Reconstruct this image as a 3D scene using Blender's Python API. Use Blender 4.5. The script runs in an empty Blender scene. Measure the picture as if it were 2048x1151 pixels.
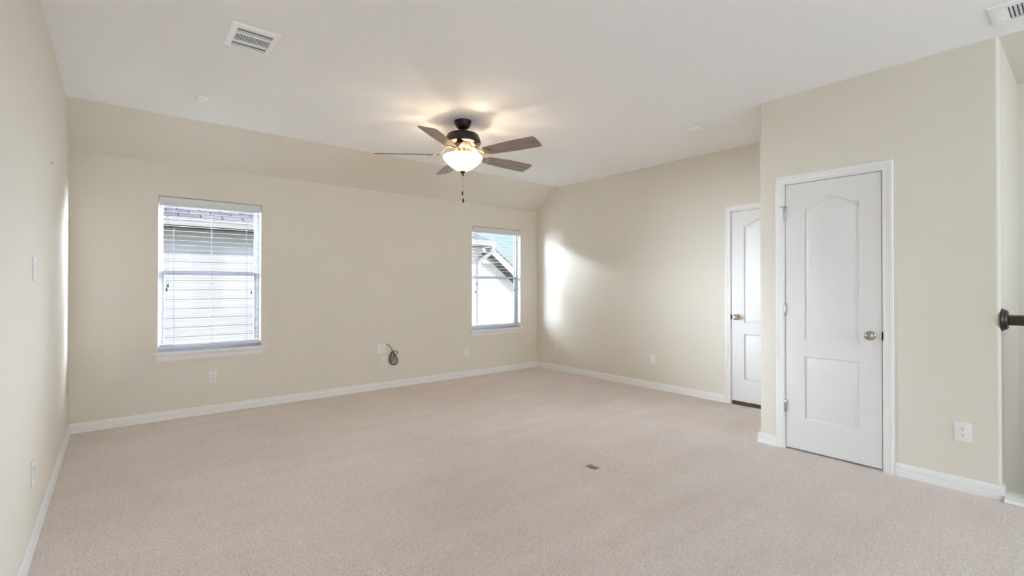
import bpy, bmesh, math, random
from mathutils import Vector, Matrix
random.seed(7)
SC = bpy.context.scene
COL = SC.collection
R = math.radians

# ------------------------------------------------------------------ camera
FPX, YAW, PITCH = 960.16, 39.486, 0.386
cam_d = bpy.data.cameras.new('camera')
cam_d.sensor_width = 36.0
cam_d.lens = FPX / 2048 * 36.0
cam_d.shift_y = -(575.5 - 565.25) / 2048
cam_d.clip_start = 0.02
cam = bpy.data.objects.new('camera', cam_d)
cam.location = (0, 0, 1.2605)
cam.rotation_euler = (R(90 + PITCH), R(0.0), R(-YAW))
COL.objects.link(cam)
SC.camera = cam

# ------------------------------------------------------------------ room dimensions (metres)
XL, YB, XR = -0.31, 5.572, 5.1035          # left wall, window wall, right wall
XC, YC1, YC0 = 4.0315, 1.730, 0.3546       # closet front, its far and near corner
H1, H2, YS = 2.4234, 2.741, 5.094          # low and high ceiling, start of slope
YR = -3.3                                  # wall behind the camera
WT = 0.14

# ------------------------------------------------------------------ light
world = bpy.data.worlds.new('sky_world')
SC.world = world
world.use_nodes = True
wn = world.node_tree.nodes; wl = world.node_tree.links
wn.clear()
sky = wn.new('ShaderNodeTexSky')
sky.sky_type = 'NISHITA'
sky.sun_disc = False
sky.sun_elevation = R(42)
sky.sun_rotation = R(160)
sky.air_density = 1.3
sky.dust_density = 1.5
bg = wn.new('ShaderNodeBackground'); bg.inputs['Strength'].default_value = 0.135
wo = wn.new('ShaderNodeOutputWorld')
tint = wn.new('ShaderNodeMixRGB'); tint.blend_type = 'MULTIPLY'; tint.inputs[0].default_value = 1.0
tint.inputs[2].default_value = (0.73, 0.83, 1.12, 1)
wl.new(sky.outputs[0], tint.inputs[1]); wl.new(tint.outputs[0], bg.inputs[0])
# added glow lobes in the unseen sky, lighting the room through its windows
def glow_lobe(direction, c0, c1, strength, color, prev, y0, y1):
    d = Vector(direction).normalized()
    dot = wn.new('ShaderNodeVectorMath'); dot.operation = 'DOT_PRODUCT'; dot.inputs[1].default_value = d
    wl.new(wtc.outputs['Generated'], dot.inputs[0])
    mr = wn.new('ShaderNodeMapRange'); mr.interpolation_type = 'SMOOTHSTEP'
    mr.inputs['From Min'].default_value = c0; mr.inputs['From Max'].default_value = c1
    mr.inputs['To Max'].default_value = strength
    wl.new(dot.outputs['Value'], mr.inputs['Value'])
    sp = wn.new('ShaderNodeSeparateXYZ'); wl.new(wtc.outputs['Generated'], sp.inputs[0])
    nr = wn.new('ShaderNodeMapRange'); nr.interpolation_type = 'SMOOTHSTEP'      # keeps the added glow off the neighbour's siding
    nr.inputs['From Min'].default_value = y0; nr.inputs['From Max'].default_value = y1
    wl.new(sp.outputs['Y'], nr.inputs['Value'])
    zr = wn.new('ShaderNodeMapRange'); zr.interpolation_type = 'SMOOTHSTEP'      # and well below the zenith
    zr.inputs['From Min'].default_value = 0.44; zr.inputs['From Max'].default_value = 0.20
    wl.new(sp.outputs['Z'], zr.inputs['Value'])
    ml = wn.new('ShaderNodeMath'); ml.operation = 'MULTIPLY'
    wl.new(mr.outputs[0], ml.inputs[0]); wl.new(nr.outputs[0], ml.inputs[1])
    m2 = wn.new('ShaderNodeMath'); m2.operation = 'MULTIPLY'
    wl.new(ml.outputs[0], m2.inputs[0]); wl.new(zr.outputs[0], m2.inputs[1]); ml = m2
    b = wn.new('ShaderNodeBackground'); b.inputs[0].default_value = (*color, 1)
    wl.new(ml.outputs[0], b.inputs['Strength'])
    a = wn.new('ShaderNodeAddShader'); wl.new(prev, a.inputs[0]); wl.new(b.outputs[0], a.inputs[1])
    return a.outputs[0]
wtc = wn.new('ShaderNodeTexCoord')
GLOW_W, GLOW_E = 112.0, 92.0
sh_w = glow_lobe((-.86, .42, .28), 0.66, 0.94, GLOW_W, (0.89, 1.0, 1.15), bg.outputs[0], 0.28, 0.64)
sh_w = glow_lobe((.93, .24, .28), 0.82, 0.96, GLOW_E, (0.89, 1.0, 1.15), sh_w, 0.02, 0.18)
wl.new(sh_w, wo.inputs[0])

def light(name, kind, loc, rot, energy, color, **kw):
    d = bpy.data.lights.new(name, kind)
    d.energy = energy; d.color = color
    for k, v in kw.items(): setattr(d, k, v)
    o = bpy.data.objects.new(name, d)
    o.location = loc; o.rotation_euler = rot
    COL.objects.link(o)
    return o

# sun stands behind the house, lights the neighbour's wall (direction of travel +y, slightly +x, down)
light('sun', 'SUN', (0, -6, 8), (R(46), 0, R(-14)), 1.3, (1.0, 0.96, 0.92), angle=R(0.6))
# added fill panels at the windowless rear wall, behind the camera
light('rear_fill', 'AREA', (0.7, YR + 0.03, 1.45), (R(90), 0, 0), 15, (0.82, 1.0, 1.2), shape='RECTANGLE', size=1.6, size_y=1.7)
light('rear_fill', 'AREA', (3.0, YR + 0.03, 1.45), (R(90), 0, 0), 32, (0.82, 1.0, 1.2), shape='RECTANGLE', size=1.6, size_y=1.7)


SC.view_settings.view_transform = 'Standard'
SC.view_settings.look = 'None'
SC.view_settings.gamma = 1.0
SC.view_settings.use_curve_mapping = False
SC.view_settings.exposure = 0.85
SC.cycles.max_bounces = 24
SC.cycles.diffuse_bounces = 16
SC.cycles.transparent_max_bounces = 24

# ------------------------------------------------------------------ materials
def srgb(r, g, b):
    f = lambda c: (c / 255 / 12.92) if c / 255 <= 0.04045 else ((c / 255 + 0.055) / 1.055) ** 2.4
    return (f(r), f(g), f(b), 1)

def mat(name, col, rough=0.6, metal=0.0, bump=None, var=None, spec=0.5, coat=0.0):
    m = bpy.data.materials.new(name); m.use_nodes = True
    nt = m.node_tree; n = nt.nodes; l = nt.links
    b = n['Principled BSDF']
    b.inputs['Base Color'].default_value = col
    b.inputs['Roughness'].default_value = rough
    b.inputs['Metallic'].default_value = metal
    b.inputs['Specular IOR Level'].default_value = spec
    b.inputs['Coat Weight'].default_value = coat
    tc = n.new('ShaderNodeTexCoord')
    if bump:
        scale, strength, dist = bump
        t = n.new('ShaderNodeTexNoise'); t.inputs['Scale'].default_value = scale; t.inputs['Detail'].default_value = 3
        l.new(tc.outputs['Object'], t.inputs['Vector'])
        bp = n.new('ShaderNodeBump'); bp.inputs['Strength'].default_value = strength; bp.inputs['Distance'].default_value = dist
        l.new(t.outputs['Fac'], bp.inputs['Height']); l.new(bp.outputs['Normal'], b.inputs['Normal'])
    if var:
        scale, amount = var
        t = n.new('ShaderNodeTexNoise'); t.inputs['Scale'].default_value = scale; t.inputs['Detail'].default_value = 4
        l.new(tc.outputs['Object'], t.inputs['Vector'])
        mx = n.new('ShaderNodeMixRGB'); mx.blend_type = 'MIX'
        c = Vector(col[:3])
        mx.inputs[1].default_value = (*(c * (1 - amount)), 1)
        mx.inputs[2].default_value = (*(c * (1 + amount)), 1)
        l.new(t.outputs['Fac'], mx.inputs[0]); l.new(mx.outputs[0], b.inputs['Base Color'])
    return m

M = {}
M['wall'] = mat('wall_paint', (0.745, 0.702, 0.618, 1), 0.75, bump=(95, 0.22, 0.004), var=(1.3, 0.015), spec=0.3)
M['ceil'] = mat('ceiling_paint', (0.91, 0.92, 0.925, 1), 0.85, bump=(70, 0.35, 0.005), spec=0.25)
M['trim'] = mat('trim_paint', (0.85, 0.845, 0.83, 1), 0.38, bump=(6, 0.03, 0.002))
M['door'] = mat('door_paint', (0.75, 0.74, 0.725, 1), 0.42, bump=(160, 0.05, 0.001))
M['plastic'] = mat('white_plastic', (0.82, 0.81, 0.79, 1), 0.35, var=(20, 0.01))
M['slot'] = mat('dark_slot', (0.03, 0.028, 0.025, 1), 0.6, var=(40, 0.2))
M['metalwhite'] = mat('white_enamel', (0.97, 0.97, 0.97, 1), 0.3, var=(12, 0.015))
M['ductdark'] = mat('duct_shadow', (0.10, 0.10, 0.105, 1), 0.7, var=(10, 0.1))
M['vinyl'] = mat('window_vinyl', (0.46, 0.48, 0.54, 1), 0.4, var=(8, 0.01))
M['slat'] = mat('blind_slat', (0.70, 0.70, 0.70, 1), 0.35, var=(9, 0.01))
M['cord'] = mat('blind_cord', (0.30, 0.29, 0.28, 1), 0.8, var=(60, 0.05))
M['tassel'] = mat('dark_tassel', (0.02, 0.017, 0.015, 1), 0.5, var=(60, 0.2))
M['bronze'] = mat('oil_rubbed_bronze', (0.030, 0.020, 0.015, 1), 0.38, metal=0.55, var=(14, 0.25))
M['brass'] = mat('antique_brass', (0.42, 0.31, 0.20, 1), 0.3, metal=0.85, var=(18, 0.15))
M['nickel'] = mat('satin_nickel', (0.46, 0.42, 0.38, 1), 0.28, metal=1.0, var=(30, 0.08))
M['rail'] = mat('dark_stained_wood', (0.030, 0.014, 0.010, 1), 0.32, var=(9, 0.4), coat=0.3)
M['iron'] = mat('black_iron', (0.012, 0.011, 0.011, 1), 0.45, metal=0.4, var=(20, 0.2))
M['cable'] = mat('grey_cable_jacket', (0.10, 0.095, 0.078, 1), 0.5, var=(25, 0.15))
M['siding'] = mat('cream_siding', (0.74, 0.71, 0.65, 1), 0.6, bump=(30, 0.1, 0.003), var=(2, 0.02))
M['gutter'] = mat('white_gutter', (0.80, 0.77, 0.70, 1), 0.45, var=(3, 0.02))
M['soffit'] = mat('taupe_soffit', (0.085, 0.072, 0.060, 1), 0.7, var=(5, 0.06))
M['brownwood'] = mat('brown_threshold', (0.060, 0.030, 0.018, 1), 0.5, var=(14, 0.3))
M['floorplate'] = mat('worn_brass_cover', (0.30, 0.25, 0.17, 1), 0.5, metal=0.3, var=(60, 0.4))
M['subfloor'] = mat('cut_backing', (0.11, 0.085, 0.065, 1), 0.9, var=(80, 0.4))
M['dark_outer'] = mat('dark_exterior', (0.06, 0.035, 0.028, 1), 0.9, bump=(20, 0.3, 0.01), var=(8, 0.3))  # dark colour for the unseen outer wall face, cuts light bounced outdoors
M['grass'] = mat('lawn', (0.04, 0.06, 0.02, 1), 0.9, var=(3, 0.4))

# glass: thin clear pane
def glass_mat():
    m = bpy.data.materials.new('window_glass'); m.use_nodes = True
    n = m.node_tree.nodes; l = m.node_tree.links; n.clear()
    o = n.new('ShaderNodeOutputMaterial'); t = n.new('ShaderNodeBsdfTransparent'); g = n.new('ShaderNodeBsdfGlossy')
    t.inputs[0].default_value = (0.96, 0.975, 0.98, 1); g.inputs['Roughness'].default_value = 0.06
    mx = n.new('ShaderNodeMixShader'); mx.inputs[0].default_value = 0.015
    l.new(t.outputs[0], mx.inputs[1]); l.new(g.outputs[0], mx.inputs[2]); l.new(mx.outputs[0], o.inputs[0])
    return m
M['glass'] = glass_mat()

def frosted_mat():
    m = bpy.data.materials.new('frosted_glass'); m.use_nodes = True
    n = m.node_tree.nodes; l = m.node_tree.links; n.clear()
    o = n.new('ShaderNodeOutputMaterial'); t = n.new('ShaderNodeBsdfTranslucent'); d = n.new('ShaderNodeBsdfPrincipled')
    tc = n.new('ShaderNodeTexCoord'); nz = n.new('ShaderNodeTexNoise'); nz.inputs['Scale'].default_value = 14
    rp = n.new('ShaderNodeValToRGB')
    rp.color_ramp.elements[0].color = (0.88, 0.78, 0.62, 1); rp.color_ramp.elements[1].color = (0.96, 0.88, 0.75, 1)
    l.new(tc.outputs['Object'], nz.inputs['Vector']); l.new(nz.outputs['Fac'], rp.inputs[0])
    l.new(rp.outputs[0], t.inputs[0]); l.new(rp.outputs[0], d.inputs['Base Color']); d.inputs['Roughness'].default_value = 0.25
    mx = n.new('ShaderNodeMixShader'); mx.inputs[0].default_value = 0.42
    l.new(t.outputs[0], mx.inputs[1]); l.new(d.outputs[0], mx.inputs[2]); l.new(mx.outputs[0], o.inputs[0])
    return m
M['frosted'] = frosted_mat()

def carpet_mat():
    m = bpy.data.materials.new('cut_pile_carpet'); m.use_nodes = True
    n = m.node_tree.nodes; l = m.node_tree.links
    b = n['Principled BSDF']; b.inputs['Roughness'].default_value = 0.95
    b.inputs['Specular IOR Level'].default_value = 0.1
    b.inputs['Sheen Weight'].default_value = 0.25; b.inputs['Sheen Roughness'].default_value = 0.5
    tc = n.new('ShaderNodeTexCoord')
    def noise(scale, detail=3, rough=0.6):
        t = n.new('ShaderNodeTexNoise'); t.inputs['Scale'].default_value = scale
        t.inputs['Detail'].default_value = detail; t.inputs['Roughness'].default_value = rough
        l.new(tc.outputs['Object'], t.inputs['Vector']); return t
    fine = noise(90, 3, 0.7); mid = noise(26, 3); big = noise(1.6, 4)
    # vacuum streaks: noise stretched along one direction
    mp = n.new('ShaderNodeMapping'); mp.inputs['Rotation'].default_value = (0, 0, R(38)); mp.inputs['Scale'].default_value = (0.7, 5.5, 1)
    l.new(tc.outputs['Object'], mp.inputs['Vector'])
    st = n.new('ShaderNodeTexNoise'); st.inputs['Scale'].default_value = 1.0; st.inputs['Detail'].default_value = 2
    l.new(mp.outputs[0], st.inputs['Vector'])
    def math_(op, a, bb):
        k = n.new('ShaderNodeMath'); k.operation = op
        for i, v in enumerate((a, bb)):
            if isinstance(v, (int, float)): k.inputs[i].default_value = v
            else: l.new(v, k.inputs[i])
        return k.outputs[0]
    s = math_('ADD', math_('MULTIPLY', fine.outputs['Fac'], 0.60), math_('MULTIPLY', mid.outputs['Fac'], 0.12))
    s = math_('ADD', s, math_('MULTIPLY', big.outputs['Fac'], 0.14))
    s = math_('ADD', s, math_('MULTIPLY', st.outputs['Fac'], 0.09))
    rp = n.new('ShaderNodeValToRGB')
    rp.color_ramp.elements[0].position = 0.34; rp.color_ramp.elements[1].position = 0.56
    rp.color_ramp.elements[0].color = (0.70, 0.585, 0.522, 1); rp.color_ramp.elements[1].color = (0.98, 0.875, 0.805, 1)
    l.new(s, rp.inputs[0]); l.new(rp.outputs[0], b.inputs['Base Color'])
    bp = n.new('ShaderNodeBump'); bp.inputs['Strength'].default_value = 1.0; bp.inputs['Distance'].default_value = 0.014
    h = math_('ADD', fine.outputs['Fac'], math_('MULTIPLY', mid.outputs['Fac'], 0.6))
    l.new(h, bp.inputs['Height']); l.new(bp.outputs['Normal'], b.inputs['Normal'])
    return m
M['carpet'] = carpet_mat()

def wood_mat():
    m = bpy.data.materials.new('walnut_blade'); m.use_nodes = True
    n = m.node_tree.nodes; l = m.node_tree.links
    b = n['Principled BSDF']; b.inputs['Roughness'].default_value = 0.36; b.inputs['Coat Weight'].default_value = 0.25
    b.inputs['Coat Roughness'].default_value = 0.3
    tc = n.new('ShaderNodeTexCoord'); mp = n.new('ShaderNodeMapping'); mp.inputs['Scale'].default_value = (3, 38, 38)
    t = n.new('ShaderNodeTexNoise'); t.inputs['Scale'].default_value = 1.0; t.inputs['Detail'].default_value = 5
    rp = n.new('ShaderNodeValToRGB'); rp.color_ramp.elements[0].position = 0.3; rp.color_ramp.elements[1].position = 0.7
    rp.color_ramp.elements[0].color = (0.165, 0.110, 0.092, 1); rp.color_ramp.elements[1].color = (0.32, 0.225, 0.19, 1)
    l.new(tc.outputs['Object'], mp.inputs[0]); l.new(mp.outputs[0], t.inputs[0]); l.new(t.outputs['Fac'], rp.inputs[0])
    l.new(rp.outputs[0], b.inputs['Base Color'])
    return m
M['blade'] = wood_mat()

def shingle_mat():
    m = bpy.data.materials.new('asphalt_shingles'); m.use_nodes = True
    n = m.node_tree.nodes; l = m.node_tree.links
    b = n['Principled BSDF']; b.inputs['Roughness'].default_value = 0.9
    tc = n.new('ShaderNodeTexCoord')
    br = n.new('ShaderNodeTexBrick'); br.inputs['Scale'].default_value = 1.0
    br.inputs['Brick Width'].default_value = 0.30; br.inputs['Row Height'].default_value = 0.14; br.inputs['Mortar Size'].default_value = 0.012
    br.inputs['Color1'].default_value = (0.40, 0.34, 0.31, 1); br.inputs['Color2'].default_value = (0.25, 0.21, 0.20, 1); br.inputs['Mortar'].default_value = (0.10, 0.085, 0.08, 1)
    l.new(tc.outputs['Object'], br.inputs['Vector'])
    nz = n.new('ShaderNodeTexNoise'); nz.inputs['Scale'].default_value = 30
    l.new(tc.outputs['Object'], nz.inputs['Vector'])
    mx = n.new('ShaderNodeMixRGB'); mx.blend_type = 'OVERLAY'; mx.inputs[0].default_value = 0.3
    l.new(br.outputs['Color'], mx.inputs[1]); l.new(nz.outputs['Color'], mx.inputs[2]); l.new(mx.outputs[0], b.inputs['Base Color'])
    return m
M['shingle'] = shingle_mat()

# ------------------------------------------------------------------ mesh helpers
def finish(name, bm, m, parent=None, smooth=None, loc=None, bevel=None, merge=True):
    if merge: bmesh.ops.remove_doubles(bm, verts=bm.verts, dist=1e-5)
    bmesh.ops.recalc_face_normals(bm, faces=bm.faces)
    me = bpy.data.meshes.new(name); bm.to_mesh(me); bm.free()
    me.materials.append(m)
    if smooth is not None:
        for p in me.polygons: p.use_smooth = True
        try: me.set_sharp_from_angle(angle=R(smooth))
        except Exception: pass
    o = bpy.data.objects.new(name, me); COL.objects.link(o)
    if loc is not None: o.location = loc
    if parent is not None: o.parent = parent
    if bevel:
        bv = o.modifiers.new('edge', 'BEVEL'); bv.width = bevel[0]; bv.segments = bevel[1]; bv.limit_method = 'ANGLE'; bv.angle_limit = R(40)
        if smooth is None:
            for p in me.polygons: p.use_smooth = True
            try: me.set_sharp_from_angle(angle=R(35))
            except Exception: pass
            bv.harden_normals = True
    return o

def box(bm, x0, x1, y0, y1, z0, z1, bev=0, seg=2):
    r = bmesh.ops.create_cube(bm, size=1.0)
    for v in r['verts']:
        v.co = Vector((x0 + (v.co.x + .5) * (x1 - x0), y0 + (v.co.y + .5) * (y1 - y0), z0 + (v.co.z + .5) * (z1 - z0)))
    if bev:
        es = {e for v in r['verts'] for e in v.link_edges}
        bmesh.ops.bevel(bm, geom=list(es), offset=bev, segments=seg, affect='EDGES', profile=0.5)
    return r['verts']

def lathe(bm, prof, seg=48, M4=None, caps=True):
    rings = []
    for r_, z_ in prof:
        if r_ < 1e-6:
            v = bm.verts.new((0, 0, z_)); rings.append([v])
        else:
            rings.append([bm.verts.new((r_ * math.cos(2 * math.pi * i / seg), r_ * math.sin(2 * math.pi * i / seg), z_)) for i in range(seg)])
    for a, b in zip(rings, rings[1:]):
        for i in range(seg):
            j = (i + 1) % seg
            q = [a[i % len(a)], a[j % len(a)], b[j % len(b)], b[i % len(b)]]
            u = []
            for v in q:
                if v not in u: u.append(v)
            if len(u) >= 3: bm.faces.new(u)
    if caps:
        for rg in (rings[0], rings[-1]):
            if len(rg) > 1: bm.faces.new(rg)
    vs = [v for rg in rings for v in rg]
    if M4 is not None:
        for v in vs: v.co = M4 @ v.co
    return vs

def catmull(pts, n=8):
    P = [Vector(p) for p in pts]; P = [2 * P[0] - P[1]] + P + [2 * P[-1] - P[-2]]
    out = []
    for i in range(1, len(P) - 2):
        p0, p1, p2, p3 = P[i - 1:i + 3]
        for k in range(n):
            t = k / n
            out.append(0.5 * (2 * p1 + (p2 - p0) * t + (2 * p0 - 5 * p1 + 4 * p2 - p3) * t * t + (3 * p1 - p0 - 3 * p2 + p3) * t ** 3))
    out.append(P[-2]); return out

def tube(bm, pts, rad, seg=8):
    pts = [Vector(p) for p in pts]
    n = None; rings = []
    for i, p in enumerate(pts):
        t = (pts[min(i + 1, len(pts) - 1)] - pts[max(i - 1, 0)]).normalized()
        if n is None:
            n = t.orthogonal().normalized()
        else:
            n = (n - t * n.dot(t)); n = n.normalized() if n.length > 1e-6 else t.orthogonal().normalized()
        b = t.cross(n)
        r_ = rad(i / (len(pts) - 1)) if callable(rad) else rad
        rings.append([bm.verts.new(p + r_ * (math.cos(2 * math.pi * k / seg) * n + math.sin(2 * math.pi * k / seg) * b)) for k in range(seg)])
    for a, b in zip(rings, rings[1:]):
        for k in range(seg):
            bm.faces.new((a[k], a[(k + 1) % seg], b[(k + 1) % seg], b[k]))
    bm.faces.new(rings[0]); bm.faces.new(rings[-1][::-1])

def sweep(bm, path, prof, up, closed_ends=True):
    """Sweep a profile of (out, along_up) along a planar path. 'up' is the path plane's normal;
    'out' points to the right of travel (t x up). Corners are mitred."""
    path = [Vector(p) for p in path]; up = Vector(up)
    rings = []
    for i, p in enumerate(path):
        d0 = (p - path[i - 1]).normalized() if i else None
        d1 = (path[i + 1] - p).normalized() if i < len(path) - 1 else None
        n0 = d0.cross(up) if d0 else None; n1 = d1.cross(up) if d1 else None
        if n0 is None: mvec = n1
        elif n1 is None: mvec = n0
        else:
            s = (n0 + n1).normalized(); mvec = s / max(0.2, s.dot(n0))
        rings.append([bm.verts.new(p + mvec * a + up * b) for a, b in prof])
    for A, B in zip(rings, rings[1:]):
        for k in range(len(prof) - 1):
            bm.faces.new((A[k], A[k + 1], B[k + 1], B[k]))
        bm.faces.new((A[-1], A[0], B[0], B[-1]))
    if closed_ends:
        bm.faces.new(rings[0]); bm.faces.new(rings[-1][::-1])

def prism(bm, pts, axis, a0, a1):
    """Extrude a closed 2-D outline along an axis. pts are the other two coordinates in xyz order."""
    def mk(p, a):
        if axis == 'x': return (a, p[0], p[1])
        if axis == 'y': return (p[0], a, p[1])
        return (p[0], p[1], a)
    A = [bm.verts.new(mk(p, a0)) for p in pts]; B = [bm.verts.new(mk(p, a1)) for p in pts]
    n = len(pts)
    for i in range(n): bm.faces.new((A[i], A[(i + 1) % n], B[(i + 1) % n], B[i]))
    bm.faces.new(A[::-1]); bm.faces.new(B)

def panel(bm, axis, p0, p1, u0, u1, z0, z1, holes=()):
    """A wall slab between p0 and p1 on an axis, with rectangular holes (ua, ub, za, zb)."""
    us = sorted({u0, u1, *[h[0] for h in holes], *[h[1] for h in holes]})
    zs = sorted({z0, z1, *[h[2] for h in holes], *[h[3] for h in holes]})
    us = [u for u in us if u0 <= u <= u1]; zs = [z for z in zs if z0 <= z <= z1]
    def solid(i, j):
        if i < 0 or j < 0 or i >= len(us) - 1 or j >= len(zs) - 1: return False
        cu, cz = (us[i] + us[i + 1]) / 2, (zs[j] + zs[j + 1]) / 2
        return not any(h[0] < cu < h[1] and h[2] < cz < h[3] for h in holes)
    def P(p, u, z): return (p, u, z) if axis == 'x' else ((u, p, z) if axis == 'y' else (u, z, p))
    def quad(*c): bm.faces.new([bm.verts.new(P(*q)) for q in c])
    for i in range(len(us) - 1):
        for j in range(len(zs) - 1):
            if not solid(i, j): continue
            a, b, c, d = us[i], us[i + 1], zs[j], zs[j + 1]
            quad((p0, a, c), (p0, b, c), (p0, b, d), (p0, a, d))
            quad((p1, a, c), (p1, a, d), (p1, b, d), (p1, b, c))
            if not solid(i - 1, j): quad((p0, a, c), (p0, a, d), (p1, a, d), (p1, a, c))
            if not solid(i + 1, j): quad((p0, b, c), (p1, b, c), (p1, b, d), (p0, b, d))
            if not solid(i, j - 1): quad((p0, a, c), (p1, a, c), (p1, b, c), (p0, b, c))
            if not solid(i, j + 1): quad((p0, a, d), (p0, b, d), (p1, b, d), (p1, a, d))

def struct(o):
    o['kind'] = 'structure'; return o

def thing(name, label, cat, loc=(0, 0, 0), rot=(0, 0, 0), group=None):
    o = bpy.data.objects.new(name, None); COL.objects.link(o)
    o.location = loc; o.rotation_euler = rot; o.empty_display_size = 0.05
    o['label'] = label; o['category'] = cat
    if group: o['group'] = group
    return o

# ------------------------------------------------------------------ shell
W1 = (0.305, 1.170, 0.622, 2.107)
W2 = (3.868, 4.760, 0.622, 2.107)
D2 = (0.926, 1.534)          # closet door slab along y
D1 = (1.872, 2.480)          # far door slab along y
DZ = 2.045
FB = (2.536, 2.604, 2.190, 2.298)   # cut in the carpet for the floor box
SX = 4.13                    # stairwell begins

bm = bmesh.new()
panel(bm, 'z', -0.02, 0.0, XL - .05, SX, YR - .05, YB + .05, [(FB[0], FB[1], FB[2], FB[3])])
panel(bm, 'z', -0.02, 0.0, SX, XR + .05, YC0 + .05, YB + .05)
fl = struct(finish('floor', bm, M['carpet']))
bm = bmesh.new()
panel(bm, 'z', -0.30, -0.021, XL - .05, SX - .02, YR - .05, YB + .05, [(FB[0], FB[1], FB[2], FB[3])])
panel(bm, 'z', -0.30, -0.021, SX - .02, XR + .05, YC0 + .02, YB + .05)
struct(finish('trim_subfloor', bm, M['subfloor']))

bm = bmesh.new(); panel(bm, 'y', YB, YB + WT, XL - WT, XR + WT, -0.3, H2 + .05, [W1, W2])
wb = struct(finish('wall_back', bm, M['wall'], bevel=(0.010, 3)))
wb.data.materials.append(M['dark_outer'])  # unseen outer face made dark so it bounces little light
for p in wb.data.polygons:
    if p.normal.y > .9 and p.center.y > YB + WT - .01: p.material_index = 1
bm = bmesh.new(); panel(bm, 'x', XL - WT, XL, YR - WT, YB + .05, -0.3, H2 + .05)
struct(finish('wall_left', bm, M['wall']))
bm = bmesh.new(); panel(bm, 'x', XR, XR + WT, YR - WT, YB + .05, -2.9, H2 + .05, [(D1[0] - .024, D1[1] + .024, -0.02, 2.078)])
struct(finish('wall_right', bm, M['wall']))
bm = bmesh.new(); panel(bm, 'y', YR - WT, YR, XL - WT, XR + WT, -2.9, H2 + .05)
struct(finish('wall_rear', bm, M['wall']))

CT = 0.115
bm = bmesh.new(); panel(bm, 'x', XC, XC + CT, YC0, YC1, -0.02, H2 + .05, [(D2[0] - .024, D2[1] + .024, -0.02, DZ + .024)])
struct(finish('wall_closet', bm, M['wall'], bevel=(0.018, 4)))
bm = bmesh.new()
panel(bm, 'y', YC0, YC0 + CT, XC + CT, XR + .02, -2.9, H2 + .05)
panel(bm, 'y', YC0, YC0 + CT, SX - .02, XC + CT, -2.9, -0.021)
struct(finish('wall_stairwell', bm, M['wall']))
bm = bmesh.new(); panel(bm, 'y', YC1 - CT, YC1, XC + CT, XR + .02, -0.02, H2 + .05)
struct(finish('wall_closet_side', bm, M['wall']))
# stairwell below the landing
bm = bmesh.new(); panel(bm, 'x', SX - .12, SX - .021, YR - .05, YC0 + .05, -2.9, -0.301)
struct(finish('wall_stairwell_side', bm, M['wall']))
bm = bmesh.new(); panel(bm, 'z', -2.9, -2.8, SX - .1, XR + .05, YR - .05, YC0 + .05)
struct(finish('floor_lower', bm, M['carpet']))

bm = bmesh.new()
panel(bm, 'z', H2, H2 + .12, XL - .1, XC + .01, YR - .1, YC0 + .02)
panel(bm, 'z', H2, H2 + .12, XL - .1, XR + .1, YC0 + .02, YS)
struct(finish('ceiling', bm, M['ceil']))
bm = bmesh.new(); panel(bm, 'z', H2 - 0.001, H2 + .12, XC + .01, XR + .1, YR - .1, YC0 + .02)
struct(finish('ceiling_stairwell', bm, M['wall']))
bm = bmesh.new()
prism(bm, [(YS, H2), (YB + .01, H1 - .01 * (H2 - H1) / (YB - YS)), (YB + .01, H2 + .12), (YS, H2 + .12)], 'x', XL - .1, XR + .1)
struct(finish('ceiling_slope', bm, M['wall']))

# baseboards
BP = [(0, 0), (.0145, 0), (.0145, .033), (.0105, .038), (.0130, .043), (.0130, .064), (.0085, .069), (.0085, .075), (.004, .083), (0, .083)]
def baseboard(name, path, ghost0=None, ghost1=None):
    bm = bmesh.new()
    full = ([ghost0] if ghost0 else []) + path + ([ghost1] if ghost1 else [])
    P = [Vector((x, y, 0.0)) for x, y in full]
    rings = []
    up = Vector((0, 0, 1))
    i0 = 1 if ghost0 else 0; i1 = len(full) - (1 if ghost1 else 0)
    for i in range(i0, i1):
        d0 = (P[i] - P[i - 1]).normalized() if i else None
        d1 = (P[i + 1] - P[i]).normalized() if i < len(P) - 1 else None
        n0 = d0.cross(up) if d0 else None; n1 = d1.cross(up) if d1 else None
        if n0 is None: mv = n1
        elif n1 is None: mv = n0
        else: s = (n0 + n1).normalized(); mv = s / max(.2, s.dot(n0))
        rings.append([bm.verts.new(P[i] + mv * a + up * b) for a, b in BP])
    for A, B in zip(rings, rings[1:]):
        for k in range(len(BP) - 1): bm.faces.new((A[k], A[k + 1], B[k + 1], B[k]))
        bm.faces.new((A[-1], A[0], B[0], B[-1]))
    bm.faces.new(rings[0]); bm.faces.new(rings[-1][::-1])
    return struct(finish(name, bm, M['trim'], smooth=25))
CW = 0.058                    # casing width
baseboard('baseboard_left', [(XL, YR), (XL, YB)], ghost1=(XR, YB))
baseboard('baseboard_back', [(XL, YB), (XR, YB)], ghost0=(XL, 0), ghost1=(XR, 0))
baseboard('baseboard_right', [(XR, YB), (XR, D1[1] + .012 + CW)], ghost0=(XL, YB))
baseboard('baseboard_closet', [(XR, YC1), (XC, YC1), (XC, D2[1] + .012 + CW)])
baseboard('baseboard_closet.001', [(XC, D2[0] - .012 - CW), (XC, YC0), (XC + .075, YC0)])
# low curb at the landing edge
bm = bmesh.new()
prism(bm, [(3.985, 0), (3.979, .010), (3.985, .020), (3.990, .022), (3.990, .030), (3.986, .035), (4.128, .035), (4.128, -.30), (4.1285, 0)], 'y', YR, YC0 - .0146)
struct(finish('trim_landing', bm, M['trim'], smooth=25))

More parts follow.
